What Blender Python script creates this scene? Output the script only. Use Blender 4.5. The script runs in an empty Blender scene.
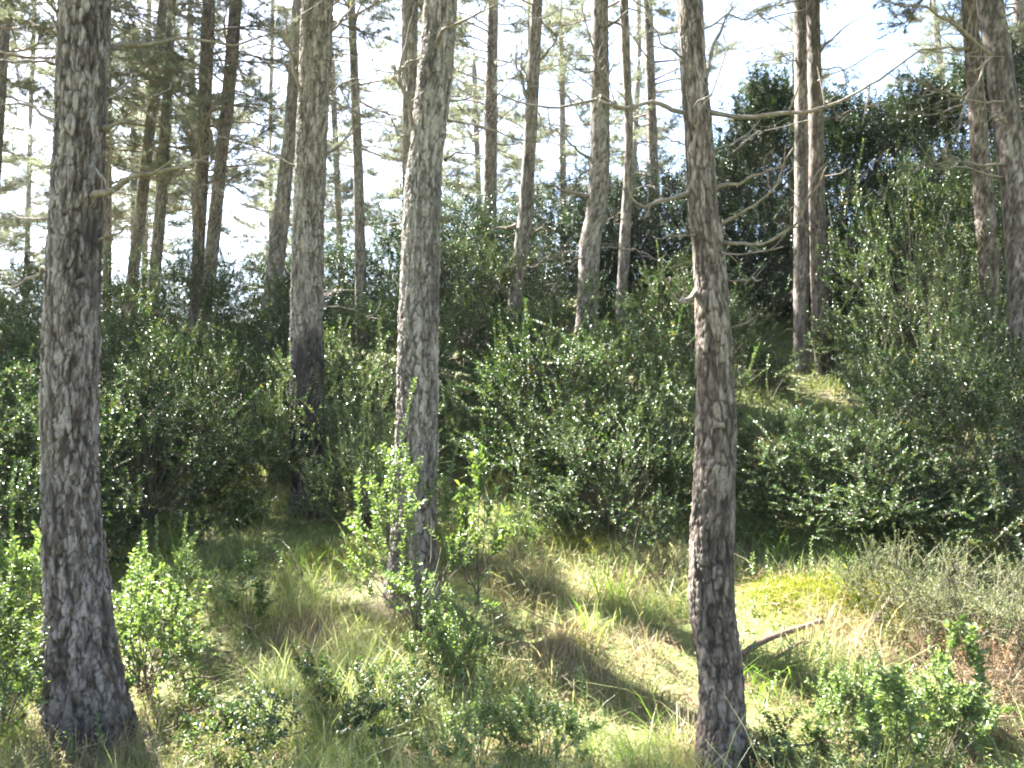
import bpy, math
import numpy as np
from mathutils import Vector

C = bpy.context.scene.collection
scene = bpy.context.scene
R = math.radians

# ------------------------------------------------------------------ camera, world, sun, exposure
F_PX, PITCH, EYE = 800.0, R(4.0), 1.6
cam_d = bpy.data.cameras.new('camera'); cam = bpy.data.objects.new('camera', cam_d); C.objects.link(cam)
cam.location = (0, 0, EYE); cam.rotation_euler = (R(90) + PITCH, 0, 0)
cam_d.sensor_width = 36; cam_d.lens = F_PX / 1024 * 36
cam_d.clip_start = 0.05; cam_d.clip_end = 3000
scene.camera = cam

SUN_AZ, SUN_EL = -50.0, 52.0           # degrees from +Y towards +X; elevation
S = np.array([math.sin(R(SUN_AZ)) * math.cos(R(SUN_EL)), math.cos(R(SUN_AZ)) * math.cos(R(SUN_EL)), math.sin(R(SUN_EL))])
world = bpy.data.worlds.new('World'); scene.world = world; world.use_nodes = True
wn = world.node_tree.nodes; wl = world.node_tree.links; wn.clear()
sky = wn.new('ShaderNodeTexSky'); sky.sky_type = 'NISHITA'; sky.sun_disc = False
sky.sun_elevation = R(SUN_EL); sky.sun_rotation = R(SUN_AZ)
sky.air_density = 1.0; sky.dust_density = 2.0; sky.ozone_density = 1.0
bg = wn.new('ShaderNodeBackground'); bg.inputs['Strength'].default_value = 0.05
wo = wn.new('ShaderNodeOutputWorld'); wl.new(sky.outputs[0], bg.inputs[0]); wl.new(bg.outputs[0], wo.inputs[0])
sun_d = bpy.data.lights.new('sun', 'SUN'); sun_d.energy = 5.0; sun_d.angle = R(0.55); sun_d.color = (1.0, 0.96, 0.89)
sun = bpy.data.objects.new('sun', sun_d); C.objects.link(sun)
sun.rotation_euler = Vector(S).to_track_quat('Z', 'Y').to_euler()
scene.view_settings.view_transform = 'Standard'; scene.view_settings.look = 'None'
scene.view_settings.exposure = 3.8; scene.view_settings.gamma = 1.0
scene.cycles.max_bounces = 8; scene.cycles.diffuse_bounces = 4; scene.cycles.transmission_bounces = 6
scene.cycles.transparent_max_bounces = 4
scene.cycles.filter_width = 2.0

# ------------------------------------------------------------------ helpers
def rng_(seed): return np.random.default_rng(seed)
cF = np.array([0, math.cos(PITCH), math.sin(PITCH)]); cU = np.array([0, -math.sin(PITCH), math.cos(PITCH)])
CAM = np.array([0, 0, EYE])
def P(px, py, D):
    d = cF + (px - 512) / F_PX * np.array([1., 0, 0]) - (py - 384) / F_PX * cU
    return CAM + d * (D / d[1])
def project(p):
    q = np.asarray(p) - CAM
    z = q @ cF; z = np.where(np.abs(z) < 1e-6, 1e-6, z)
    return 512 + F_PX * q[..., 0] / z, 384 - F_PX * (q @ cU) / z, z

def _h(ix, iy, seed):
    with np.errstate(over='ignore'):
        a = (ix.astype(np.int64) * 374761393 + iy.astype(np.int64) * 668265263 + seed * 1442695041) & 0xffffffff
        a = ((a ^ (a >> 13)) * 1274126177) & 0xffffffff
        a = ((a ^ (a >> 16)) * 2246822519) & 0xffffffff
        a = a ^ (a >> 15)
    return (a & 0xffffff) / float(0xffffff)
def vnoise(x, y, seed=0, per=None):
    x = np.asarray(x, float); y = np.asarray(y, float)
    ix = np.floor(x).astype(np.int64); iy = np.floor(y).astype(np.int64)
    fx = x - ix; fy = y - iy; fx = fx * fx * (3 - 2 * fx); fy = fy * fy * (3 - 2 * fy)
    w = (lambda i: i % per) if per else (lambda i: i)
    a = _h(w(ix), iy, seed); b = _h(w(ix + 1), iy, seed); c = _h(w(ix), iy + 1, seed); d = _h(w(ix + 1), iy + 1, seed)
    return (a * (1 - fx) + b * fx) * (1 - fy) + (c * (1 - fx) + d * fx) * fy
def fbm(x, y, seed=0, oct=4, per=None):
    s = 0; a = 0.5
    for k in range(oct):
        s = s + a * vnoise(x * 2 ** k, y * 2 ** k, seed + k, per and per * 2 ** k); a *= .5
    return s
def voro(x, y, per, seed):
    """F1, F2-F1 and cell value of a jittered grid, periodic in x"""
    ix = np.floor(x).astype(np.int64); iy = np.floor(y).astype(np.int64)
    f1 = np.full(x.shape, 9.); f2 = np.full(x.shape, 9.); cv = np.zeros(x.shape)
    for dx in (-1, 0, 1):
        for dy in (-1, 0, 1):
            cx = ix + dx; cy = iy + dy; wx = cx % per
            qx = cx + .1 + .8 * _h(wx, cy, seed) - x; qy = cy + .1 + .8 * _h(wx, cy, seed + 7) - y
            d = np.sqrt(qx * qx + qy * qy)
            near = d < f1
            f2 = np.where(near, f1, np.minimum(f2, d)); cv = np.where(near, _h(wx, cy, seed + 13), cv); f1 = np.where(near, d, f1)
    return f1, f2 - f1, cv

_PY = np.array([-60, -8, 0, 2.5, 4.0, 5.6, 7.4, 10.5, 16, 20, 25, 35, 60, 150, 1500.])
_PZ = np.array([-7, -.6, 0, .02, .10, .46, 1.05, 2.25, 4.3, 5.1, 5.4, 4.2, 0, -8, -14.])
MOUNDS = []
def terrain(x, y):
    x = np.asarray(x, float); y = np.asarray(y, float)
    z = (np.interp(y - .35, _PY, _PZ) + np.interp(y, _PY, _PZ) + np.interp(y + .35, _PY, _PZ)) / 3
    near = np.exp(-((x / 40) ** 2 + (y / 60) ** 2))
    z = z + near * (.5 * (fbm(x * .35 + 3, y * .35, 11, 3) - .44) * np.clip(y / 6, .25, 1) + .12 * (fbm(x * 1.7, y * 1.7, 5, 3) - .44))
    z = z + near * .018 * np.clip(y - 5, 0, 10) * np.clip(x, -6, 8) * .6
    for (mx, my, mr, mh) in MOUNDS:
        z = z + mh * np.exp(-((x - mx) ** 2 + (y - my) ** 2) / (mr * mr))
    return z
def on_ground(px, py, ymin=1.5, ymax=18):
    """first point of the ground along a pixel's ray"""
    d = P(px, py, 1.0) - CAM
    t = np.linspace(ymin, ymax, 800); pts = CAM + d * t[:, None]
    g = terrain(pts[:, 0], pts[:, 1]); i = np.argmax(pts[:, 2] < g)
    return pts[i] if pts[i][2] < g[i] else pts[-1]
for (a, b, r, hh) in [(565, 665, .28, .14), (650, 672, .33, .12), (800, 610, .45, .14), (890, 605, .5, .15), (985, 660, .4, .12), (320, 725, .4, .10), (230, 740, .3, .06), (88, 742, .42, .09), (410, 600, .4, .08), (312, 498, .45, .1)]:
    q = on_ground(a, b); MOUNDS.append((q[0], q[1], r, hh))

def mesh(name, V, faces, mats, midx=None, attrs=None, smooth=False):
    """V (n,3); faces: list of integer arrays (m,k); midx: list of per-face-array material numbers"""
    me = bpy.data.meshes.new(name); V = np.ascontiguousarray(V, dtype=np.float32)
    me.vertices.add(len(V)); me.vertices.foreach_set('co', V.ravel())
    faces = [np.asarray(f, dtype=np.int32) for f in faces if len(f)]
    tot = sum(len(f) for f in faces); nl = sum(f.size for f in faces)
    me.loops.add(nl); me.polygons.add(tot)
    me.loops.foreach_set('vertex_index', np.concatenate([f.ravel() for f in faces]))
    sizes = np.concatenate([np.full(len(f), f.shape[1], np.int32) for f in faces])
    st = np.zeros(tot, np.int32); st[1:] = np.cumsum(sizes)[:-1]
    me.polygons.foreach_set('loop_start', st)
    for m in mats: me.materials.append(m)
    if midx is not None:
        mi = np.concatenate([np.full(len(f), k, np.int32) if np.isscalar(k) else np.asarray(k, np.int32) for f, k in zip(faces, midx)])
        me.polygons.foreach_set('material_index', mi)
    me.update(calc_edges=True)
    me.polygons.foreach_set('use_smooth', np.full(tot, bool(smooth)))
    for k, v in (attrs or {}).items():
        a = me.attributes.new(k, 'FLOAT', 'POINT'); a.data.foreach_set('value', np.asarray(v, np.float32))
    return me
def link(name, me, parent=None, loc=None):
    o = bpy.data.objects.new(name, me); C.objects.link(o)
    if parent is not None:
        o.parent = parent
    if loc is not None: o.location = loc
    return o
def tag(o, label=None, cat=None, group=None, kind=None):
    if label: o['label'] = label
    if cat: o['category'] = cat
    if group: o['group'] = group
    if kind: o['kind'] = kind
    return o
def empty(name, loc, label, cat, group=None, rotz=0, scale=None):
    o = bpy.data.objects.new(name, None); C.objects.link(o); o.empty_display_size = .2
    o.location = loc; o.rotation_euler = (0, 0, rotz)
    if scale: o.scale = scale
    return tag(o, label, cat, group)
def norm(a): return a / np.maximum(np.linalg.norm(a, axis=-1, keepdims=True), 1e-9)
def smooth_path(pts, n):
    """Catmull-Rom through pts (k,d) resampled to n"""
    pts = np.asarray(pts, float)
    if len(pts) < 3:
        t = np.linspace(0, 1, n)[:, None]; return pts[0] * (1 - t) + pts[-1] * t
    q = np.vstack([2 * pts[0] - pts[1], pts, 2 * pts[-1] - pts[-2]])
    u = np.linspace(0, len(pts) - 1 - 1e-6, n); i = u.astype(int); f = (u - i)[:, None]
    a, b, c, d = q[i], q[i + 1], q[i + 2], q[i + 3]
    return .5 * (2 * b + (c - a) * f + (2 * a - 5 * b + 4 * c - d) * f ** 2 + (3 * b - a - 3 * c + d) * f ** 3)
class MB:
    """collects tubes into one mesh"""
    def __init__(s): s.V = []; s.Q = []; s.n = 0
    def tube(s, path, rad, k=6):
        path = np.asarray(path, float); n = len(path); rad = np.broadcast_to(rad, n)
        T = norm(np.gradient(path, axis=0)); ref = np.array([0, 0, 1.]) if abs(T[:, 2]).mean() < .8 else np.array([1., 0, 0])
        A = norm(np.cross(T, ref)); B = np.cross(T, A)
        ang = np.arange(k) * 2 * math.pi / k
        ring = path[:, None] + rad[:, None, None] * (A[:, None] * np.cos(ang)[None, :, None] + B[:, None] * np.sin(ang)[None, :, None])
        s.V.append(ring.reshape(-1, 3))
        i = np.arange(n - 1)[:, None] * k; j = np.arange(k)[None]; j2 = (j + 1) % k
        s.Q.append(np.stack([i + j, i + j2, i + k + j2, i + k + j], -1).reshape(-1, 4) + s.n); s.n += n * k
    def out(s): return np.vstack(s.V), np.vstack(s.Q)

# ------------------------------------------------------------------ materials
def nodes(name):
    m = bpy.data.materials.new(name); m.use_nodes = True; nt = m.node_tree; nt.nodes.clear()
    return m, nt, (lambda t, **kw: _mk(nt, t, kw)), nt.links.new
def _mk(nt, t, kw):
    n = nt.nodes.new('ShaderNode' + t)
    for k, v in kw.items():
        if k in n.inputs: n.inputs[k].default_value = v
        else: setattr(n, k, v)
    return n
def ramp(nt, stops):
    r = nt.nodes.new('ShaderNodeValToRGB'); e = r.color_ramp.elements
    while len(e) < len(stops): e.new(.5)
    for x, (p, c) in zip(e, stops): x.position = p; x.color = (*c, 1)
    return r
def mixc(nt, a, b, fac, mode='MIX'):
    m = nt.nodes.new('ShaderNodeMix'); m.data_type = 'RGBA'; m.blend_type = mode
    for s, v in ((0, fac), (6, a), (7, b)):
        if isinstance(v, (int, float)): m.inputs[s].default_value = v
        elif isinstance(v, tuple): m.inputs[s].default_value = (*v, 1)
        else: nt.links.new(v, m.inputs[s])
    return m.outputs[2]

def leaf_mat(name, stops, rough=.35, trans=.45, tint=(1, 1, 1), spec=.5, transcol=(1.2, 1.35, .5)):
    m, nt, N, L = nodes(name)
    geo = N('NewGeometry'); oi = N('ObjectInfo')
    r = ramp(nt, stops); L(geo.outputs['Random Per Island'], r.inputs[0])
    hs = N('HueSaturation'); L(r.outputs[0], hs.inputs['Color'])
    mr = N('MapRange'); mr.inputs[3].default_value = .8; mr.inputs[4].default_value = 1.25
    L(oi.outputs['Random'], mr.inputs[0]); L(mr.outputs[0], hs.inputs['Value'])
    p = N('BsdfPrincipled', Roughness=rough); p.inputs['Specular IOR Level'].default_value = spec
    L(hs.outputs[0], p.inputs['Base Color'])
    t = N('BsdfTranslucent'); L(mixc(nt, hs.outputs[0], transcol, 1.0, 'MULTIPLY'), t.inputs[0])
    mx = N('MixShader', Fac=trans); L(p.outputs[0], mx.inputs[1]); L(t.outputs[0], mx.inputs[2])
    o = N('OutputMaterial'); L(mx.outputs[0], o.inputs[0])
    return m

BOX = [(0, (.013, .027, .010)), (.4, (.024, .048, .015)), (.75, (.046, .084, .024)), (.9, (.09, .125, .035)), (.97, (.16, .17, .045)), (1, (.22, .13, .05))]
M_box = leaf_mat('box_leaf', BOX, rough=.40, trans=.30, spec=.7, transcol=(1.2, 1.35, .5))
M_box_light = leaf_mat('young_box_leaf', [(0, (.085, .135, .045)), (.6, (.125, .18, .06)), (1, (.19, .23, .08))], rough=.36, trans=.42, spec=.9, transcol=(1.2, 1.3, .6))
M_box_mid = leaf_mat('pale_box_leaf', [(0, (.03, .052, .02)), (.5, (.055, .085, .032)), (.9, (.09, .13, .045)), (1, (.19, .15, .06))], rough=.36, trans=.32, spec=.9, transcol=(1.2, 1.3, .6))
M_dark = leaf_mat('dark_evergreen_leaf', [(0, (.012, .024, .014)), (.6, (.020, .036, .02)), (1, (.04, .06, .025))], rough=.42, trans=.25, spec=.6)
M_needle = leaf_mat('pine_needle', [(0, (.065, .08, .05)), (.55, (.11, .125, .088)), (.85, (.14, .145, .10)), (1, (.22, .17, .11))], rough=.45, trans=.5, transcol=(1.1, 1.15, .95), spec=.6)
M_heath = leaf_mat('heath_leaf', [(0, (.09, .12, .06)), (.6, (.15, .18, .09)), (1, (.24, .22, .12))], rough=.5, trans=.35)
M_rust = leaf_mat('dry_heath_leaf', [(0, (.16, .09, .05)), (.6, (.26, .15, .08)), (1, (.34, .24, .14))], rough=.6, trans=.3, transcol=(1.2, 1.1, .8))
M_blade = leaf_mat('broad_grass_blade', [(0, (.12, .22, .03)), (.7, (.20, .32, .05)), (1, (.32, .38, .10))], rough=.4, trans=.5)

def grass_mat():
    m, nt, N, L = nodes('meadow_grass')
    geo = N('NewGeometry'); at = N('Attribute', attribute_name='dry')
    g = ramp(nt, [(0, (.075, .15, .035)), (.5, (.13, .235, .05)), (.85, (.22, .32, .085)), (1, (.36, .38, .22))])
    d = ramp(nt, [(0, (.19, .125, .08)), (.4, (.33, .255, .17)), (.8, (.45, .37, .26)), (1, (.58, .50, .38))])
    L(geo.outputs['Random Per Island'], g.inputs[0]); L(geo.outputs['Random Per Island'], d.inputs[0])
    c = mixc(nt, g.outputs[0], d.outputs[0], at.outputs['Fac'])
    p = N('BsdfPrincipled', Roughness=.45); L(c, p.inputs['Base Color']); p.inputs['Specular IOR Level'].default_value = .4
    t = N('BsdfTranslucent'); L(mixc(nt, c, (1.12, 1.15, .75), 1.0, 'MULTIPLY'), t.inputs[0])
    mx = N('MixShader', Fac=.45); L(p.outputs[0], mx.inputs[1]); L(t.outputs[0], mx.inputs[2])
    o = N('OutputMaterial'); L(mx.outputs[0], o.inputs[0]); return m
M_grass = grass_mat()
M_moss = leaf_mat('moss_frond', [(0, (.14, .16, .02)), (.6, (.22, .24, .03)), (1, (.32, .30, .06))], rough=.7, trans=.3, spec=.2)
M_litter = leaf_mat('fallen_needle', [(0, (.13, .07, .04)), (.5, (.24, .14, .08)), (1, (.38, .27, .17))], rough=.6, trans=.1, spec=.3)

def ground_mat():
    m, nt, N, L = nodes('forest_floor')
    tc = N('TexCoord')
    a = N('TexNoise', Scale=.9, Detail=6, Roughness=.65); L(tc.outputs['Object'], a.inputs['Vector'])
    b = N('TexNoise', Scale=38, Detail=6, Roughness=.7); L(tc.outputs['Object'], b.inputs['Vector'])
    c1 = ramp(nt, [(.25, (.06, .045, .028)), (.5, (.15, .115, .07)), (.75, (.27, .215, .14))]); L(b.outputs[0], c1.inputs[0])
    c2 = ramp(nt, [(.3, (.06, .08, .02)), (.55, (.14, .17, .04)), (.8, (.23, .25, .07))]); L(b.outputs[0], c2.inputs[0])
    f = ramp(nt, [(.36, (0, 0, 0)), (.50, (1, 1, 1))]); L(a.outputs[0], f.inputs[0])
    p = N('BsdfPrincipled', Roughness=.9); L(mixc(nt, c1.outputs[0], c2.outputs[0], f.outputs[0]), p.inputs['Base Color'])
    bp = N('Bump', Strength=.8, Distance=.03); L(b.outputs[0], bp.inputs['Height']); L(bp.outputs[0], p.inputs['Normal'])
    o = N('OutputMaterial'); L(p.outputs[0], o.inputs[0]); return m
M_ground = ground_mat()

def bark_mat(name, plate, crack, char=0.0):
    """plate colours by the 'plate' attribute, fissures by 'crack', fire-black stain by 'char'"""
    m, nt, N, L = nodes(name)
    tc = N('TexCoord'); mp = N('Mapping'); mp.inputs['Scale'].default_value = (1, 1, .25); L(tc.outputs['Object'], mp.inputs[0])
    n1 = N('TexNoise', Scale=60, Detail=6, Roughness=.7); L(mp.outputs[0], n1.inputs['Vector'])
    n2 = N('TexNoise', Scale=9, Detail=4, Roughness=.6); L(mp.outputs[0], n2.inputs['Vector'])
    ac = N('Attribute', attribute_name='crack'); ap = N('Attribute', attribute_name='plate'); ah = N('Attribute', attribute_name='char')
    add = N('Math', operation='MULTIPLY_ADD'); L(ap.outputs['Fac'], add.inputs[0]); add.inputs[1].default_value = .75
    L(n1.outputs[0], add.inputs[2])
    sub = N('Math', operation='SUBTRACT'); L(add.outputs[0], sub.inputs[0]); sub.inputs[1].default_value = .36
    r = ramp(nt, [(.15, plate[0]), (.5, plate[1]), (.85, plate[2])]); L(sub.outputs[0], r.inputs[0])
    lich = ramp(nt, [(.56, (0, 0, 0)), (.72, (.5, .5, .5))]); L(n2.outputs[0], lich.inputs[0])
    c = mixc(nt, r.outputs[0], plate[3], lich.outputs[0])
    cr = ramp(nt, [(0, (.9, .9, .9)), (.5, (.5, .5, .5)), (1, (0, 0, 0))]); L(ac.outputs['Fac'], cr.inputs[0])
    c = mixc(nt, c, crack, cr.outputs[0])
    c = mixc(nt, c, (.018, .016, .015), ah.outputs['Fac'])
    p = N('BsdfPrincipled', Roughness=.85); L(c, p.inputs['Base Color']); p.inputs['Specular IOR Level'].default_value = .3
    bp = N('Bump', Strength=.7, Distance=.006); L(n1.outputs[0], bp.inputs['Height']); L(bp.outputs[0], p.inputs['Normal'])
    o = N('OutputMaterial'); L(p.outputs[0], o.inputs[0]); return m
M_bark = bark_mat('pine_bark', [(.085, .068, .057), (.17, .143, .125), (.29, .255, .23), (.23, .22, .20)], (.028, .02, .016))
M_bark_dark = bark_mat('dark_pine_bark', [(.045, .033, .027), (.10, .078, .066), (.24, .205, .19), (.17, .155, .14)], (.016, .011, .009))
M_bark2 = bark_mat('brown_pine_bark', [(.045, .033, .026), (.105, .08, .064), (.22, .18, .152), (.16, .145, .125)], (.018, .012, .009))
def wood_mat(name, stops, scale=25):
    m, nt, N, L = nodes(name)
    tc = N('TexCoord'); n1 = N('TexNoise', Scale=scale, Detail=5, Roughness=.7); L(tc.outputs['Object'], n1.inputs['Vector'])
    r = ramp(nt, stops); L(n1.outputs[0], r.inputs[0])
    p = N('BsdfPrincipled', Roughness=.85); L(r.outputs[0], p.inputs['Base Color'])
    bp = N('Bump', Strength=.5, Distance=.004); L(n1.outputs[0], bp.inputs['Height']); L(bp.outputs[0], p.inputs['Normal'])
    o = N('OutputMaterial'); L(p.outputs[0], o.inputs[0]); return m
M_twig = wood_mat('dead_branch_wood', [(.3, (.07, .055, .042)), (.55, (.16, .13, .105)), (.8, (.28, .245, .205))])
M_limb = wood_mat('live_limb_bark', [(.3, (.08, .055, .04)), (.6, (.19, .13, .09)), (.8, (.28, .20, .14))])
M_stem = wood_mat('shrub_stem_bark', [(.3, (.05, .042, .03)), (.6, (.11, .095, .065)), (.8, (.20, .17, .12))])
M_log = wood_mat('fallen_branch_bark', [(.3, (.06, .038, .027)), (.6, (.14, .088, .062)), (.8, (.24, .17, .125))])

# ------------------------------------------------------------------ ground
def axis(lo, hi, step, far):
    a = np.arange(lo, hi + 1e-6, step); g = [];  s = step; v = hi
    while v < far: s *= 1.25; v += s; g.append(v)
    gl = []; s = step; v = lo
    while v > -far: s *= 1.25; v -= s; gl.append(v)
    return np.array(gl[::-1] + list(a) + g)
gx = axis(-9, 9, .08, 1200); gy = axis(-1, 20, .08, 1200)
X, Y = np.meshgrid(gx, gy); Zg = terrain(X, Y)
nx, ny = len(gx), len(gy)
ii = (np.arange(ny - 1)[:, None] * nx + np.arange(nx - 1)[None]).ravel()
me = mesh('ground', np.stack([X, Y, Zg], -1).reshape(-1, 3), [np.stack([ii, ii + 1, ii + nx + 1, ii + nx], -1)], [M_ground], smooth=True)
tag(link('ground', me), 'uneven forest floor of needle litter and moss rising to a ridge', 'ground', kind='structure')

# ------------------------------------------------------------------ sunlit places: gaps in the canopy let the sun through to these
LIT = []
def at_d(px, py): return float(on_ground(px, py)[1])
def lit(px, py, r, D=None):
    c = on_ground(px, py) if D is None else P(px, py, D)
    LIT.append((c, r * (.8 if D is None else .7)))
for a in [(15, 610, .35), (10, 690, .4), (160, 610, .3), (165, 670, .25), (232, 722, .34), (255, 585, .14), (560, 632, .3), (650, 655, .42), (612, 585, .24),
          (640, 745, .3), (800, 585, .25), (880, 580, .32), (800, 665, .45), (900, 690, .65), (985, 620, .5), (850, 745, .55), (960, 740, .6), (990, 690, .35),
          (240, 470, .4), (360, 545, .2), (470, 540, .2), (745, 640, .25), (330, 600, .12), (400, 745, .2), (70, 760, .2)]: lit(*a)
for a in [(480, 430, .3, 5.2), (885, 690, .3, at_d(885, 790)), (958, 690, .35, at_d(958, 765)), (925, 720, .3, at_d(925, 775)), (420, 560, .4, 4.9), (430, 630, .35, 4.8), (425, 490, .45, 4.9), (480, 430, .45, 5.2), (410, 480, .15, 5.4), (600, 360, .35, 8), (340, 420, .4, 7.5), (370, 480, .3, 7), (880, 340, .5, 8.5), (950, 400, .4, 7.5), (820, 440, .35, 7),
          (920, 190, .7, 9.5), (900, 270, .5, 9.2), (540, 450, .3, 7), (560, 400, .3, 7.5), (170, 350, .35, 8), (20, 480, .35, 6), (60, 300, .1, 4), (408, 250, .25, 5.5), (405, 330, .2, 5.5),
          (980, 230, .3, 9.6), (815, 200, .3, 10.2), (590, 220, .25, 11), (690, 560, .12, 3.7), (700, 300, .1, 3.7), (650, 480, .3, 6.5), (900, 480, .35, 6.2)]: lit(*a)
LC = np.array([c for c, r in LIT]); LR = np.array([r for c, r in LIT])
def in_gap(p):
    d = p[:, None] - LC[None]; t = d @ S
    dist = np.linalg.norm(d - t[..., None] * S, axis=-1)
    return ((t > .8) & (dist < LR[None] + .08)).any(1)

# ------------------------------------------------------------------ pines
def needles(rg, pos, dirs, n=20, length=.11, width=.0045):
    k = len(pos)
    if k == 0: return np.zeros((0, 3)), np.zeros((0, 3), int)
    pos = np.repeat(pos, n, 0); d = np.repeat(dirs, n, 0)
    back = rg.uniform(-.5, .35, (k * n, 1)) * .13
    v = norm(d * rg.uniform(.1, 1.0, (k * n, 1)) + rg.normal(0, .55, (k * n, 3)))
    L = length * rg.uniform(.7, 1.2, (k * n, 1))
    b = pos + d * back; sd = norm(np.cross(v, rg.normal(size=(k * n, 3)))) * width
    V = np.stack([b - sd * .5, b + sd * .5, b + v * L], 1).reshape(-1, 3)
    return V, np.arange(k * n * 3).reshape(-1, 3)

def crown(rg, centre_at, z0, z1, zg, lmax, tufts=7, nn=20, whorl=.5, wid=.008):
    """limbs and needle tufts from height z0 to z1 round the trunk line centre_at(z)"""
    mb = MB(); TP = []; TD = []; TW = []
    z = z0
    while z < z1:
        t = (z - z0) / (z1 - z0)
        for k in range(rg.integers(3, 6)):
            az = rg.uniform(0, 2 * math.pi); zz = z + rg.uniform(-.25, .25); L = lmax * (.35 + .65 * math.sqrt(min(1, t * 3 + .35))) * (1 - t) ** .6 * rg.uniform(.6, 1.15)
            if L < .25: continue
            c = centre_at(zz); o = np.array([math.cos(az), math.sin(az), 0]); up = rg.uniform(-.3, .45)
            pts = [c, c + o * L * .35 + [0, 0, L * .35 * up] + rg.normal(0, .05, 3), c + o * L * .7 + [0, 0, L * .6 * up + .02] + rg.normal(0, .05, 3), c + o * L + [0, 0, L * up + .15 * L * .5] + rg.normal(0, .08, 3)]
            pth = smooth_path(pts, 8)
            if in_gap(pth[1:]).sum() >= 2: continue
            mb.tube(pth, np.linspace(.008 + .009 * L, .004, 8), 4)
            for q in range(int(3 + L * tufts)):
                f = rg.uniform(.3, 1.0); i = f * 6.99; p = pth[int(i)] * (1 - i % 1) + pth[int(i) + 1] * (i % 1)
                sd = norm(o * .7 + rg.normal(0, .6, 3) * [1, 1, .5] + [0, 0, .25]); l = rg.uniform(.12, .5) * (1.2 - f * .6)
                e = p + sd * l; TW.append((p, p + sd * l * .5 + [0, 0, -.01], e))
                TP.append(e); TD.append(sd)
                if l > .22: TP.append(p + sd * l * .55); TD.append(norm(sd + rg.normal(0, .5, 3)))
        z += whorl * rg.uniform(.7, 1.3)
    TP = np.array(TP); TD = norm(np.array(TD))
    keep = ~in_gap(TP); TP, TD = TP[keep], TD[keep]
    TW = np.array(TW); TW = TW[~in_gap(TW[:, 1])]
    for w in TW: mb.tube(w, [.005, .004, .003], 3)
    NV, NF = needles(rg, TP, TD, nn, width=wid)
    LV, LQ = mb.out()
    return LV, LQ, NV, NF

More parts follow.
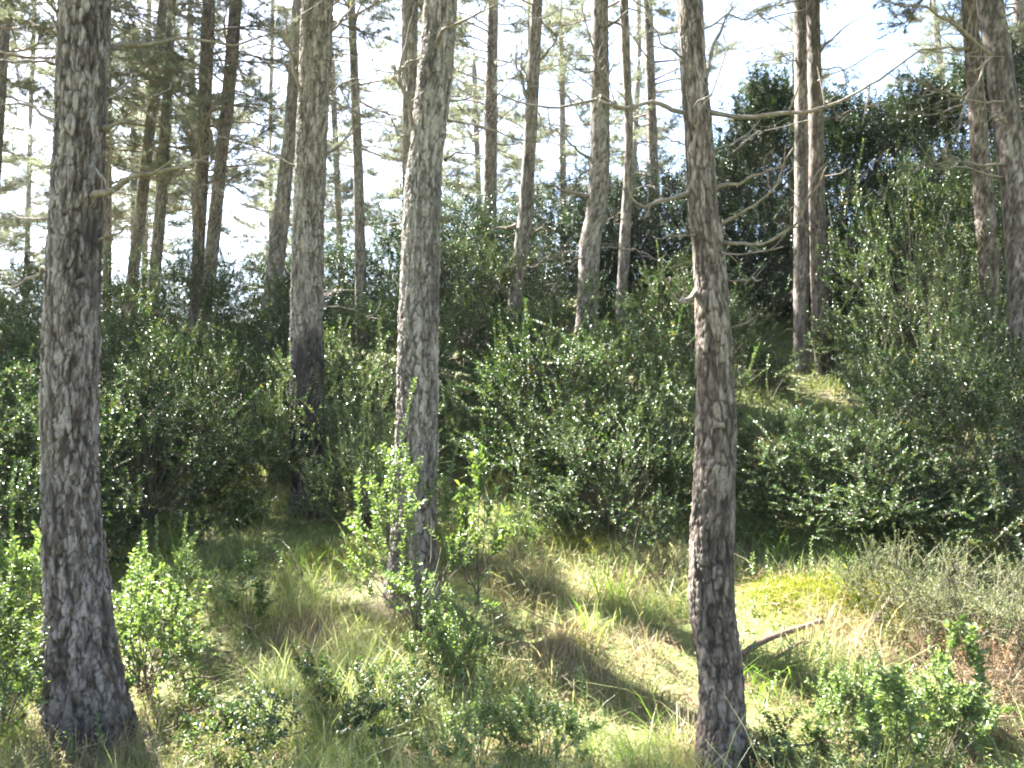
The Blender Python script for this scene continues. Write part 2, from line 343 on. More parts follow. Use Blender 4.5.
ALL_TREES = []
def pine(pts, D, label, height=12, crown_base=6.0, lmax=2.5, near=False, dead=8, group='pines on the slope', mat=None, seed=1, char=(0, 0), dead_z=None, tufts=20, nn=24, flare=1.3, ddepth=0.0):
    """pts: (px, py, width px) down the trunk as seen; D: distance"""
    rg = rng_(seed); mat = mat or M_bark
    pts = sorted(pts, key=lambda a: -a[1])
    W = []
    for (a, b, w) in pts:
        c = P(a, b, D); W.append([c[0], c[1], c[2], w / 2 / F_PX * D])
    W = np.array(W); sl = (W[1] - W[0]) / (W[1, 2] - W[0, 2])
    if len(W) > 2: sl = (W[2] - W[0]) / (W[2, 2] - W[0, 2])
    zg = float(terrain(W[0, 0], W[0, 1])); hidden = W[0, 2] > zg + .25
    low = W[0] + sl * (zg - .12 - W[0, 2]); low[3] = W[0, 3] * (1 + (.04 * (W[0, 2] - zg) if hidden else .12)); low[2] = zg - .12
    if W[0, 2] > zg - .08: W = np.vstack([low, W])
    top = W[-1]; up = (W[-1] - W[-2]) / (W[-1, 2] - W[-2, 2]); ext = []
    n = 6; H = zg + height
    for k in range(1, n + 1):
        f = k / n; dz = (H - top[2]) * f
        ext.append([top[0] + up[0] * dz * (1 - .4 * f), top[1] + up[1] * dz, top[2] + dz, top[3] * (1 - .88 * f ** 1.1)])
    vis = P(0, -30, D)[2]
    K = np.vstack([W, ext])
    base = np.array([K[0, 0], K[0, 1], zg])
    # rows: fine where seen, coarse above
    step = .008 if near else .03
    zs = np.concatenate([np.arange(K[0, 2], max(vis, K[0, 2] + 1), step), np.arange(max(vis, K[0, 2] + 1), H, .25)])
    dense = smooth_path(K, 400); o_ = np.argsort(dense[:, 2]); dense = dense[o_]
    line = np.stack([np.interp(zs, dense[:, 2], dense[:, i]) for i in (0, 1, 3)], -1)
    na = 230 if near else 40
    th = np.arange(na) / na; A, Zz = np.meshgrid(th, zs)
    rad = line[:, 2][:, None] * np.ones(na)
    hz = np.clip(Zz - zg, 0, 50)
    rootn = vnoise(A * 5, Zz * 0 + 1, seed, per=5)
    rad = rad * (1 + (flare - 1) * np.exp(-hz / .16) * (.15 + 1.9 * rootn ** 1.6))
    rm = np.median(line[:, 2]); circ = 2 * math.pi * rm
    pu = max(5, int(round(circ / .042))); pv = 1 / .115
    w1 = fbm(A * pu, Zz * 11, seed + 3, 4, pu) - .47; w2 = fbm(A * pu, Zz * 11, seed + 4, 4, pu) - .47
    f1, e1, cv = voro(A * pu + w1 * 1.7, Zz * pv + w2 * 2.2, pu, seed)
    pu2 = pu * 2
    f1b, e2, cv2 = voro(A * pu2 + w2 * 1.6, Zz * pv * 2.6 + w1 * 1.6, pu2, seed + 31)
    crk = fbm(A * pu * .5 if pu % 2 == 0 else A * pu, Zz * 3, seed + 41, 3, pu // 2 if pu % 2 == 0 else pu)
    cw = .07 + .8 * np.clip(crk - .28, 0, 1)
    crackv = np.clip(e1 / cw, 0, 1) * (.65 + .35 * np.clip(e2 / .22, 0, 1))
    rad = rad * .965
    amp = (.0105 if near else .008) * np.clip(rad / .12, .2, 1.2)
    fib = fbm(A * pu * 3, Zz * 14, seed + 5, 5, pu * 3) - .48
    f1c, e3, cv3 = voro(A * pu * 4 + w1 * 2, Zz * pv * 5 + w2 * 2, pu * 4, seed + 57)
    patch = fbm(A * pu * 2, Zz * 10, seed + 8, 4, pu * 2)
    lumps = vnoise(A * 4, Zz * 2.2, seed + 9, per=4) - .5
    rad = rad + amp * (np.clip(e1 / (cw * .8), 0, 1) ** .6 - .7 + .9 * (cv - .5) + .55 * np.clip(e2 / .25, 0, 1) + .6 * (cv2 - .5) + .35 * (cv3 - .5) + .9 * fib) + rad * .08 * lumps
    # knots where dead whorls broke off
    V = np.stack([line[:, 0][:, None] + rad * np.cos(A * 2 * math.pi), line[:, 1][:, None] + rad * np.sin(A * 2 * math.pi), Zz], -1).reshape(-1, 3) - base
    nr = len(zs); i = (np.arange(nr - 1)[:, None] * na); j = np.arange(na)[None]; j2 = (j + 1) % na
    Q = np.stack([i + j, i + j2, i + na + j2, i + na + j], -1).reshape(-1, 4)
    plate = np.clip(.30 * cv + .26 * cv2 + .22 * cv3 + 1.5 * (patch - .47) + 1.0 * fib + .16, 0, 1)
    ch = np.zeros_like(rad)
    if char[1] > 0:
        ch = np.clip((char[0] - hz + .7 * (fbm(A * 6, Zz * 2.5, seed + 17, 4) - .5) * 2 * .6) / .25, 0, 1) * char[1]
        ch = ch * (.6 + .4 * cv)
    band = np.clip((vnoise(A * 3, Zz * 1.6, seed + 23, per=3) - .70) / .08, 0, 1) * .45
    ch = np.maximum(ch, band * (1 - 0.5 * cv))
    t = empty('pine_tree', base, label, 'pine tree', group)
    link('trunk', mesh('trunk', V, [Q], [mat], attrs={'crack': crackv.ravel(), 'plate': plate.ravel(), 'char': ch.ravel()}, smooth=not near or True), t)
    def centre_at(z):
        return np.array([np.interp(z, zs, line[:, 0]), np.interp(z, zs, line[:, 1]), z])
    def rad_at(z): return float(np.interp(z, zs, line[:, 2]))
    LV, LQ, NV, NF = crown(rg, centre_at, zg + crown_base, H, zg, lmax, tufts, nn)
    me = mesh('crown', np.vstack([LV, NV]) - base, [LQ, NF + len(LV)], [M_limb, M_needle], [0, 1])
    link('crown', me, t)
    info = dict(t=t, D=D, base=base, centre_at=centre_at, rad_at=rad_at, rg=rg)
    # random dead branches below the crown
    lo, hi = dead_z or (1.2, crown_base + .6)
    for k in range(dead):
        z = zg + rg.uniform(lo, hi); az = rg.uniform(0, 2 * math.pi)
        L = rg.uniform(.25, 1.3) * (1 if D > 6 else .7); o = np.array([math.cos(az), math.sin(az), 0]); c = centre_at(z)
        dr = rg.uniform(-.35, .35)
        w = [c + o * rad_at(z) * .6]
        for f in (.35, .7, 1.0): w.append(c + o * (rad_at(z) + L * f) + [0, 0, L * f * dr + rg.normal(0, .05)] + rg.normal(0, .06, 3) * L * f)
        dead_branch(info, w, rg.uniform(.007, .013), rg)
    ALL_TREES.append(info)
    return info
def dead_branch(info, w, r0, rg, twigs=None, r1=.003):
    mb = MB(); pth = smooth_path(w, 22); n = len(pth)
    L = np.linalg.norm(np.diff(pth, axis=0), axis=1).sum()
    wig = rg.normal(0, .006, (n, 3)) * min(1, L); wig[0] = 0; kn = rg.normal(0, .016 * min(1, L), (8, 3)); kn[0] = 0
    kk = np.linspace(0, 7, n); pth = pth + np.cumsum(wig, 0) * .4 + np.stack([np.interp(kk, np.arange(8), kn[:, c]) for c in range(3)], -1)
    rr = np.linspace(r0, r1, n) * (1 + .15 * rg.normal(size=n).clip(-1, 1)); rr[0] *= 1.5
    mb.tube(pth, rr, 7)
    for k in range(int(L * 6 + 1) if twigs is None else twigs):
        i = rg.integers(5, n - 1); d = norm(pth[i] - pth[i - 1]); s = norm(d * .8 + rg.normal(0, .6, 3)); l = rg.uniform(.08, .35) * min(1.2, L)
        q = smooth_path([pth[i], pth[i] + s * l * .5 + rg.normal(0, .02, 3), pth[i] + s * l + rg.normal(0, .04, 3) + [0, 0, .03]], 7)
        mb.tube(q, np.linspace(rr[i] * .6, .0018, 7), 5)
    V, Q = mb.out()
    link('branch', mesh('branch', V - info['base'], [Q], [M_twig], smooth=True), info['t'])
def branch_px(info, pts, dD, r_px, twigs=None, seed=0):
    """a dead branch followed along its pixels; dD: how much nearer or farther its tip is; r_px: thickness at the trunk in px"""
    rg = rng_(900 + seed); n = len(pts); w = []
    for k, (a, b) in enumerate(pts):
        w.append(P(a, b, info['D'] + dD * k / (n - 1)))
    dead_branch(info, w, r_px * (.8 if info['D'] == 4.0 else .64) / 2 / F_PX * info['D'], rg, twigs)

T1 = pine([(89, 745, 73), (81, 640, 62), (72, 508, 52), (71, 387, 51), (74, 250, 48), (80, 137, 46), (85, 0, 45)], 4.0,
          'thickest grey pine trunk close by at the left of the photo', near=True, dead=0, crown_base=5.5, seed=11, mat=M_bark_dark, char=(.25, .8), flare=1.35)
T2 = pine([(312, 500, 36), (307, 421, 32), (307, 330, 32), (308, 240, 30), (312, 137, 30), (318, 0, 31)], 7.4,
          'dark pine with a blackened foot between left bush and leaning pine', near=True, dead=4, crown_base=6, seed=12, char=(1.75, .97))
T3 = pine([(410, 610, 43), (415, 506, 41), (417, 430, 40), (418, 320, 39), (422, 205, 36), (428, 137, 34), (436, 68, 34), (441, 0, 33)], 5.5,
          'pale grey pine leaning right with young box shrub at its foot', near=True, dead=1, crown_base=6, seed=13)
T4 = pine([(719, 800, 48), (720, 745, 46), (721, 680, 42), (712, 600, 41), (713, 506, 41), (716, 430, 38), (714, 350, 34), (709, 250, 31), (703, 205, 29), (699, 137, 27), (693, 68, 26), (690, 0, 25)], 3.75,
          'slim near pine right of centre with many bare curving branches', near=True, dead=0, crown_base=5.5, seed=14, mat=M_bark2, char=(.3, .4), lmax=1.6)
T5 = pine([(834, 385, 24), (824, 345, 20), (820, 290, 17), (817, 205, 15), (816, 137, 14), (813, 0, 13)], 10.3,
          'slender pine with a crooked blackened foot right of the slim near pine', dead=16, crown_base=5.6, seed=15, mat=M_bark2, char=(.7, .8))
T5b = pine([(801, 250, 14), (802, 137, 14), (801, 0, 13)], 10.9, 'slender pine close behind the pine with crooked black foot', dead=9, crown_base=5.6, seed=16)
T6 = pine([(990, 325, 15), (987, 240, 19), (979, 137, 17), (969, 0, 14)], 8.6, 'pinkish sunlit pine left of the right-edge leaning pine', dead=9, crown_base=5.2, seed=17, mat=M_bark2)
T7 = pine([(1024, 340, 27), (1020, 240, 26), (1009, 137, 25), (990, 0, 24)], 7.6, 'leaning grey pine cut by the right edge of the photo', dead=8, crown_base=5.2, seed=18, mat=M_bark_dark)
T8 = pine([(1026, 120, 12), (1018, 0, 11)], 13.5, 'thin pine in the top right corner behind leaning pine', dead=4, crown_base=3.6, seed=19, tufts=14, nn=28, lmax=1.9)
M1 = pine([(588, 300, 21), (590, 245, 21), (597, 205, 20), (600, 137, 20), (600, 0, 17)], 10.6, 'sturdy pine in the middle distance left of slim near pine', dead=16, crown_base=5.5, seed=20)
M2 = pine([(512, 330, 15), (521, 250, 15), (526, 205, 14), (532, 100, 13), (537, 0, 12)], 11.6, 'thin pine leaning right of the pale leaning pine, before dark bushes', dead=16, crown_base=5.4, seed=21)
M3 = pine([(489, 240, 14), (490, 205, 14), (491, 100, 13), (493, 0, 11)], 15.5, 'straight far pine just right of pale leaning pine', dead=7, crown_base=3.6, seed=22, tufts=14, nn=28, lmax=1.9)
M4 = pine([(621, 310, 11), (625, 240, 11), (629, 137, 8), (626, 60, 9), (624, 0, 9)], 12, 'thin crooked pine just right of the sturdy middle pine', dead=8, crown_base=5.4, seed=23)
M5 = pine([(655, 200, 10), (651, 100, 10), (648, 0, 9)], 15.5, 'far thin pine between crooked pine and slim near pine', dead=6, crown_base=3.6, seed=24, tufts=14, nn=28, lmax=1.9)
M6 = pine([(361, 300, 11), (360, 240, 11), (357, 137, 9), (351, 0, 8)], 13.5, 'thin far pine between dark pine and pale leaning pine', dead=7, crown_base=3.6, seed=25, tufts=14, nn=28, lmax=1.9)
T3b = pine([(410, 240, 14), (409, 137, 14), (410, 0, 17)], 9.5, 'pine half hidden behind the top of pale leaning pine', dead=5, crown_base=5.6, seed=26)
T2b = pine([(270, 305, 15), (277, 255, 17), (286, 170, 14), (292, 110, 13), (300, 0, 14)], 11.2, 'leaning pine just left of the dark pine with black foot', dead=8, crown_base=5.4, seed=27)
L1 = pine([(134, 265, 11), (143, 190, 11), (152, 110, 10), (164, 0, 9)], 14.5, 'leftmost of the far thin pines seen right of thickest trunk', dead=16, crown_base=3.3, seed=28, tufts=14, nn=28, lmax=1.9)
L2 = pine([(154, 290, 11), (161, 200, 11), (167, 100, 10), (172, 0, 8)], 14, 'second far thin pine right of thickest trunk', dead=16, crown_base=3.3, seed=29, tufts=14, nn=28, lmax=1.9)
L3 = pine([(196, 300, 11), (200, 220, 12), (205, 100, 13), (209, 0, 12)], 13, 'far pine standing close left of its pale twin', dead=16, crown_base=3.3, seed=30, mat=M_bark2, tufts=14, nn=28, lmax=1.9)
L4 = pine([(206, 305, 13), (213, 240, 13), (222, 150, 12), (228, 100, 13), (236, 0, 12)], 13.6, 'pale far pine leaning right beside its darker twin', dead=16, crown_base=3.3, seed=31, tufts=14, nn=28, lmax=1.9)
L6 = pine([(107, 310, 8), (107, 150, 9), (107, 0, 8)], 15, 'thin far pine peeping out along right side of thickest trunk', dead=4, crown_base=3.3, seed=32, tufts=14, nn=28, lmax=1.9)

# bare branches followed from the photo
for k, a in enumerate([
    (T1, [(75, 52), (58, 30), (35, -2)], .3, 9), (T1, [(62, 63), (30, 62), (-10, 60)], -.3, 5), (T1, [(58, 122), (30, 108), (-6, 100)], .2, 7), (T1, [(50, 218), (20, 217), (2, 218)], .3, 4),
    (T1, [(98, 51), (130, 46), (200, 42), (262, 39)], .5, 8), (T1, [(86, 203), (112, 190), (135, 174), (165, 166), (214, 160)], -.5, 11),
    (T1, [(105, 128), (125, 122), (138, 119)], -.2, 6), (T1, [(98, 72), (120, 92), (150, 117), (172, 140), (182, 166)], .4, 4), (T1, [(90, 160), (105, 182), (113, 190)], -.3, 4),
    (T1, [(100, 100), (125, 85), (150, 95), (178, 80)], .5, 4), (T1, [(70, 20), (50, 5), (40, -15)], -.2, 5), (T1, [(96, 20), (120, 0), (135, -20)], .3, 5), (T1, [(52, 270), (25, 280), (0, 289)], .4, 6), (T1, [(98, 240), (120, 232), (128, 225)], -.2, 4),
    (T2, [(325, 95), (350, 80), (385, 78)], .4, 4), (T2, [(300, 60), (270, 45), (240, 48)], -.4, 4), (T3, [(445, 160), (465, 152), (480, 158)], .3, 4),
    (T4, [(686, 60), (665, 45), (650, 20)], -.3, 4), (T4, [(690, 150), (670, 140), (640, 145)], .3, 3), (T4, [(713, 150), (735, 140), (760, 120)], .4, 3), (T4, [(722, 330), (740, 325), (752, 312)], -.2, 3), (T4, [(700, 30), (730, 15), (770, 20)], .4, 4),
    (L3, [(213, 160), (209, 130), (190, 85), (172, 50)], -.8, 7),
    (T2, [(310, 122), (297, 85), (288, 40), (279, -4)], -.4, 8), (T2, [(322, 158), (340, 143), (365, 122)], -.3, 6), (T2, [(302, 168), (275, 155), (240, 145), (215, 135)], -.4, 4),
    (T2, [(300, 229), (270, 212), (235, 200), (207, 190)], -.4, 4), (T2, [(322, 40), (345, 15), (360, -5)], .2, 6),
    (T3, [(418, 142), (408, 120), (402, 90), (399, 72), (407, 40), (413, -4)], -.35, 9), (T3, [(399, 72), (410, 62), (425, 58)], -.1, 6), (T3, [(432, 52), (442, 36), (465, 22), (502, 0)], -.5, 9),
    (T3, [(446, 120), (470, 124), (510, 138), (560, 144)], .5, 5), (T3, [(446, 102), (475, 98), (492, 94)], .3, 4), (T3, [(405, 222), (393, 224), (384, 225)], -.2, 4), (T3, [(436, 220), (446, 217), (452, 216)], -.2, 4),
    (T4, [(688, 113), (655, 107), (610, 110), (550, 110), (497, 107)], -.4, 8), (T4, [(708, 112), (765, 116), (835, 101), (895, 68), (940, 38)], -.5, 8),
    (T4, [(688, 194), (662, 202), (642, 203), (630, 190), (626, 160)], -.25, 8), (T4, [(715, 188), (745, 179), (768, 170), (786, 164)], -.3, 7), (T4, [(714, 228), (745, 210), (770, 190), (793, 145)], -.4, 6),
    (T4, [(720, 243), (750, 246), (775, 238), (800, 215), (812, 190), (826, 168)], -.5, 6), (T4, [(700, 234), (680, 236), (655, 237)], -.2, 5),
    (T4, [(698, 291), (685, 301), (672, 296), (661, 270)], -.4, 10), (T4, [(724, 280), (745, 279), (762, 278)], -.3, 4), (T4, [(704, 82), (712, 52), (724, 25), (737, -5)], .25, 9),
    (T4, [(702, 186), (696, 160), (697, 125), (702, 100), (712, 96), (727, 50)], -.25, 5), (T4, [(716, 248), (735, 252), (785, 247)], -.3, 4),
    (M1, [(601, 108), (604, 85), (592, 45), (578, -4)], -.5, 9), (M1, [(598, 32), (615, 20), (633, 5)], -.5, 5), (M1, [(592, 160), (570, 145), (545, 118)], -.4, 5), (M1, [(592, 198), (560, 188), (552, 180)], -.4, 6),
    (M2, [(531, 105), (522, 80), (516, 60), (522, 20)], -.4, 6), (M2, [(515, 226), (500, 228), (488, 229)], -.3, 6), (M2, [(540, 60), (555, 40), (562, 10)], -.3, 5),
    (T5, [(818, 245), (805, 225), (790, 200)], -.4, 5), (T5, [(814, 60), (835, 35), (860, 15)], -.3, 5), (T5, [(820, 270), (845, 250), (880, 190)], -.4, 4), (T5, [(820, 225), (850, 190), (886, 150)], -.5, 4),
    (T6, [(975, 98), (940, 92), (905, 80), (880, 70)], -.5, 5), (T6, [(970, 40), (955, 25), (940, 0)], -.3, 7), (T6, [(984, 168), (960, 160), (940, 150)], -.4, 4), (T6, [(975, 45), (950, 48), (920, 56)], -.4, 5),
    (T7, [(1000, 40), (985, 70), (960, 110), (955, 150)], -.4, 5), (T7, [(1014, 165), (980, 166), (955, 162), (945, 158)], -.4, 5), (T7, [(1000, 60), (960, 30), (930, 10), (880, 0)], -.6, 8), (T7, [(1012, 130), (1000, 118), (990, 115)], -.3, 8),
    (T7, [(1010, 100), (990, 102), (960, 96), (925, 90)], -.4, 4)]):
    branch_px(*a, seed=k)

# pines around: beyond the ridge and unseen ones added beside the view for shade
FAR = [(-14.5, 21, 1), (-11, 23, 2), (-8, 20, 3), (-5.2, 24, 4), (-2.5, 21, 5), (-1, 26, 6), (1.5, 23, 7), (4, 27, 8), (-7, 28, 9), (-13, 28, 10), (-17, 25, 11), (8.5, 24, 12), (-10, 33, 13), (-4, 32, 14), (-19, 31, 15), (13, 23, 16), (1, 33, 17)]
for (x, y, s) in FAR:
    rg = rng_(300 + s); q = project(np.array([x, y, float(terrain(x, y)) + 2.0])); lean = rg.normal(0, 8)
    pine([(q[0], q[1], .2 * F_PX / y), (q[0] + lean, q[1] - 200, .17 * F_PX / y)], y, 'slender distant pine rising behind the bushes on the ridge', height=9.5, crown_base=rg.uniform(2.0, 3.6), lmax=2.3, dead=4,
         group='distant pines behind the ridge', seed=300 + s, tufts=26, nn=30)
SIDE_SHADE = [(-6.9, 8.9, 11), (-7.9, 11.8, 13), (-5.2, 5.6, 1), (-7.4, 8.4, 2), (-7.3, 10.4, 3), (-9.3, 13.6, 14), (-9.6, 6.6, 4), (-9.8, 12.3, 5), (-11.5, 9.5, 6), (-13, 15, 7), (-12.5, 12, 8), (9.6, 9.5, 9), (7.2, 6.2, 10)]
for (x, y, s) in SIDE_SHADE:
    z = float(terrain(x, y)); q = project(np.array([[x, y, z + .4], [x + .1, y, z + 4.]]))
    pine([(q[0][0], q[1][0], .24 * F_PX / y), (q[0][1], q[1][1], .2 * F_PX / y)], y, 'neighbouring pine standing just outside the edge of the photo', height=12, crown_base=5.0, lmax=2.8, dead=4,
         group='pines beside the view', seed=400 + s)

# ------------------------------------------------------------------ shrubs
def leaves_mesh(rg, pos, d, nrm, ln, wd, fold=.25):
    n = len(pos); d = norm(d); s = norm(np.cross(d, nrm)); nr = np.cross(s, d)
    ln = ln[:, None]; wd = wd[:, None]
    up = nr * wd * fold
    v = [pos, pos + d * ln * .3 + s * wd * .5 + up, pos + d * ln * .72 + s * wd * .42 + up, pos + d * ln - nr * ln * .06, pos + d * ln * .72 - s * wd * .42 + up, pos + d * ln * .3 - s * wd * .5 + up]
    V = np.stack(v, 1).reshape(-1, 3); i = np.arange(n)[:, None] * 6
    return V, np.vstack([i + np.array([[0, 1, 2, 3]]), i + np.array([[0, 3, 4, 5]])])

def make_shrub(seed, H, Rx, clusters, twigs, nleaf, leaf=.022, asp=.5, twig_len=.25, csize=.22, low=.12, upright=.5, leaf_m=None, shape='round', spread=.35, shoots=0):
    rg = rng_(seed); mb = MB(); LP = []; LD = []; LN = []; LS = []
    ctr = []
    for k in range(clusters):
        if shape == 'cone':
            h = rg.uniform(.04, 1) ** 1.15; rr = Rx * (1 - h) ** .75 * rg.uniform(.35, 1.05); a = rg.uniform(0, 6.283)
            c = np.array([rr * math.cos(a), rr * math.sin(a), h * H])
        else:
            v = norm(rg.normal(size=3)); v[2] = abs(v[2]) * 1.15 - .35; v = norm(v); rr = rg.uniform(.45, 1.0) ** .6 * rg.uniform(.8, 1.12)
            c = np.array([v[0] * Rx * rr, v[1] * Rx * rr, H * .42 + v[2] * rr * H * .58]); c[2] = max(c[2], low * H)
        ctr.append(c)
    if shape != 'cone' and low > .09:
        for k in range(clusters // 2):
            a = rg.uniform(0, 6.283); rr = Rx * rg.uniform(.5, 1.08); ctr.append(np.array([rr * math.cos(a), rr * math.sin(a), H * rg.uniform(.06, .3)]))
    nst = max(4, clusters // 7); stems = []
    for k in range(nst):
        a = rg.uniform(0, 6.283); stems.append(np.array([math.cos(a), math.sin(a), 0]) * Rx * .12 * rg.uniform(.2, 1))
    tw = []
    for k, c in enumerate(ctr):
        ring = c[2] < .3 * H and H > .8
        b = stems[k % nst]; mid = b * .4 + c * .5 + np.array([0, 0, .08 * H]) + rg.normal(0, .03, 3)
        p = smooth_path([b + [0, 0, -.05], b * .8 + c * .15 + [0, 0, .1 * H], mid, c], 8); r0 = .003 + .0045 * min(1.5, H)
        r0 = r0 * (.45 if ring else 1)
        if not (ring and k % 3): mb.tube(p, np.linspace(r0 * rg.uniform(.6, 1), .002, 8), 4)
        out = norm(c - np.array([0, 0, H * .3]))
        for q in range(int(twigs * (1.4 if ring else 1))):
            o = c + rg.normal(0, csize * .42, 3) * [1, 1, .8] * min(1, Rx); o[2] = max(o[2], .03)
            tw.append((o, norm(out * (1 - upright) + np.array([0, 0, upright]) + rg.normal(0, spread, 3)), twig_len * rg.uniform(.6, 1.3)))
    for k in range(shoots):
        c = ctr[rg.integers(len(ctr))]; o = c + norm(c) * .05
        tw.append((o, norm(np.array([0, 0, 1.]) + rg.normal(0, .22, 3)), twig_len * rg.uniform(1.8, 3.2)))
    for (o, d, L) in tw:
        bare = rg.uniform() < .05
        bend = rg.normal(0, .12, 3) * L + np.array([0, 0, -.12 * L * (1 - d[2])])
        n = max(3, int(nleaf * L / twig_len)); f = np.linspace(.08, 1, n)[:, None]
        pth = o + d * L * f + bend * f ** 2
        mb.tube(np.stack([o, o + d * L * .5 + bend * .25, o + d * L + bend]), [.0028, .002, .0012], 3)
        if bare: continue
        lsz = rg.uniform(.7, 1.3); LS.append(np.full(2 * n, lsz))
        s1 = norm(np.cross(d, rg.normal(size=3))); s2 = np.cross(d, s1)
        ang = (np.arange(n) % 2)[:, None] * 1.57 + rg.normal(0, .3, (n, 1)); sd = s1 * np.cos(ang) + s2 * np.sin(ang)
        for sg in (1, -1):
            ld = norm(d * .55 + sd * sg * .85 + rg.normal(0, .18, (n, 3))); LP.append(pth); LD.append(ld)
            LN.append(norm(np.array([0, 0, 1.]) * .8 + d * .4 + rg.normal(0, .5, (n, 3))))
    LP = np.vstack(LP); LD = np.vstack(LD); LN = np.vstack(LN); n = len(LP)
    ln = leaf * rg.uniform(.7, 1.25, n) * np.concatenate(LS)
    V, F = leaves_mesh(rg, LP, LD, LN, ln, ln * asp * rg.uniform(.85, 1.15, n))
    SV, SQ = mb.out()
    return (mesh('branchwork', SV, [SQ], [M_stem], smooth=True), mesh('foliage', V, [F], [leaf_m or M_box]), n)

PROTO = {}
def proto(key, *a, **k): PROTO[key] = make_shrub(*a, **k)
proto('box_a', 501, 1.7, .95, 60, 11, 16, leaf=.026, shoots=30)
proto('box_b', 502, 1.5, 1.05, 60, 11, 16, leaf=.026, shoots=25)
proto('box_c', 503, 1.2, .8, 44, 12, 15, leaf=.024, leaf_m=M_box_mid, shoots=25, upright=.6)
proto('box_tall', 504, 2.9, 1.0, 80, 12, 14, leaf=.030, shoots=40, upright=.55, twig_len=.28)
proto('ever_a', 505, 4.2, 1.5, 130, 14, 11, leaf=.055, asp=.42, twig_len=.34, csize=.5, leaf_m=M_dark, shape='cone', upright=.35)
proto('ever_b', 506, 2.8, 1.5, 90, 13, 11, leaf=.05, asp=.42, twig_len=.32, csize=.5, leaf_m=M_dark, upright=.45)
proto('young_a', 507, 1.15, .34, 28, 4, 13, leaf=.024, asp=.55, twig_len=.2, csize=.2, leaf_m=M_box_light, upright=.55, shoots=6, low=.05)
proto('young_b', 508, .6, .3, 28, 5, 12, leaf=.024, asp=.55, twig_len=.16, csize=.2, leaf_m=M_box_light, upright=.6, shoots=5, low=.05)
proto('low_a', 509, .38, .42, 26, 6, 11, leaf=.024, asp=.55, twig_len=.14, csize=.22, upright=.45, low=.08)
proto('heath', 510, .46, .34, 20, 7, 16, leaf=.013, asp=.3, twig_len=.22, csize=.2, leaf_m=M_heath, upright=.65, spread=.5, low=.2)
proto('rust', 511, .42, .38, 20, 7, 14, leaf=.014, asp=.28, twig_len=.2, csize=.22, leaf_m=M_rust, upright=.55, spread=.5, low=.15)
proto('spire', 512, .62, .11, 8, 3, 8, leaf=.042, asp=.55, leaf_m=M_box_light, twig_len=.17, csize=.12, upright=.7, spread=.2, shoots=2, low=.05)

def shrub(key, px, D, label, cat, group=None, sc=1.0, sz=None, rot=None, name='box_shrub', sink=.03, seed=0):
    x = P(px, 384, D)[0]; z = float(terrain(x, D))
    rg = rng_(int(px * 7 + D * 131) % 100000)
    t = empty(name, (x, D, z - sink), label, cat, group, rotz=rg.uniform(0, 6.28) if rot is None else rot, scale=(sc, sc, sz or sc))
    a, b, n = PROTO[key]
    link('branchwork', a, t); link('foliage', b, t)
    return t
G_B = 'box bushes on the slope'; G_D = 'dark evergreens along the ridge'; G_Y = 'young plants in the grass'
BUSH = [
 ('box_a', 150, 6.9, 'big dark box bush just right of the thickest trunk', 1.0, .95),
 ('box_b', 185, 8.2, 'dark box bush left of the pine with black foot', .85, 1.0),
 ('box_b', 235, 9.2, 'sunlit low box bush behind the dark bush, left of black-footed pine', .75, .7),
 ('box_a', 95, 8.6, 'box bush partly hidden behind the thickest trunk', 1.0, 1.1),
 ('box_a', 5, 6.0, 'box bush at the left edge beside the thickest trunk', .85, .85),
 ('box_b', -60, 6.8, 'box bush cut by the left edge of the photo', 1.0, 1.1),
 ('box_c', 345, 7.9, 'pale sunlit box bush between black-footed pine and pale leaning pine', 1.0, 1.15),
 ('box_c', 372, 7.0, 'small pale box bush touching left side of pale leaning pine', .7, .8),
 ('box_b', 385, 9.6, 'box bush behind the pale leaning pine', 1.0, 1.0),
 ('box_c', 470, 8.2, 'pale box bush right of pale leaning pine', .7, .7),
 ('box_a', 575, 7.7, 'large box bush in the centre with bright upright shoots', 1.0, .95),
 ('box_a', 612, 6.7, 'dark low box bush in front of the large centre bush', .75, .62),
 ('box_b', 655, 7.4, 'box bush just left of slim near pine', .95, .95),
 ('box_a', 545, 10.2, 'box bush in shade behind the large centre bush', 1.0, .9),
 ('box_b', 780, 7.2, 'spreading box bush just right of slim near pine', .85, .55),
 ('box_b', 860, 6.6, 'dark glossy box bush in front of the right-hand thicket', .9, .58),
 ('box_a', 940, 6.9, 'broad glinting box bush at the right of the thicket', 1.05, .9),
 ('box_b', 1010, 6.2, 'box bush cut by the right edge of the photo', 1.0, .95),
 ('box_c', 935, 8.3, 'tall loose box bush with bright shoots below the dark evergreens', 1.0, 1.4),
 ('box_tall', 915, 9.6, 'tallest box bush with a pale upright shoot left of pinkish pine', .95, .95),
 ('box_tall', 1000, 9.2, 'tall box bush between pinkish pine and right-edge pine', .9, .9),
 ('box_b', 720, 10.0, 'box bush behind the slim near pine', .75, .7),
 ('box_a', 690, 11.3, 'box bush at the foot of the dark evergreens behind slim pine', 1.0, .9),
 ('box_tall', 470, 11.8, 'upright box bush left of the thin leaning pine', .95, .75),
 ('box_a', 310, 10.5, 'box bush behind the black-footed pine', 1.0, .95),
 ('box_tall', 185, 11.2, 'upright box bush below the twin far pines', .9, .7),
 ('box_tall', 60, 11.0, 'upright box bush far left behind the thickest trunk', .9, .75),
 ('box_a', -10, 9.6, 'box bush far back at the left edge', 1.0, 1.0),
]
for (k, px, D, lab, s, sz) in BUSH:
    shrub(k, px, D, lab, 'box bush', G_B, s, sz)
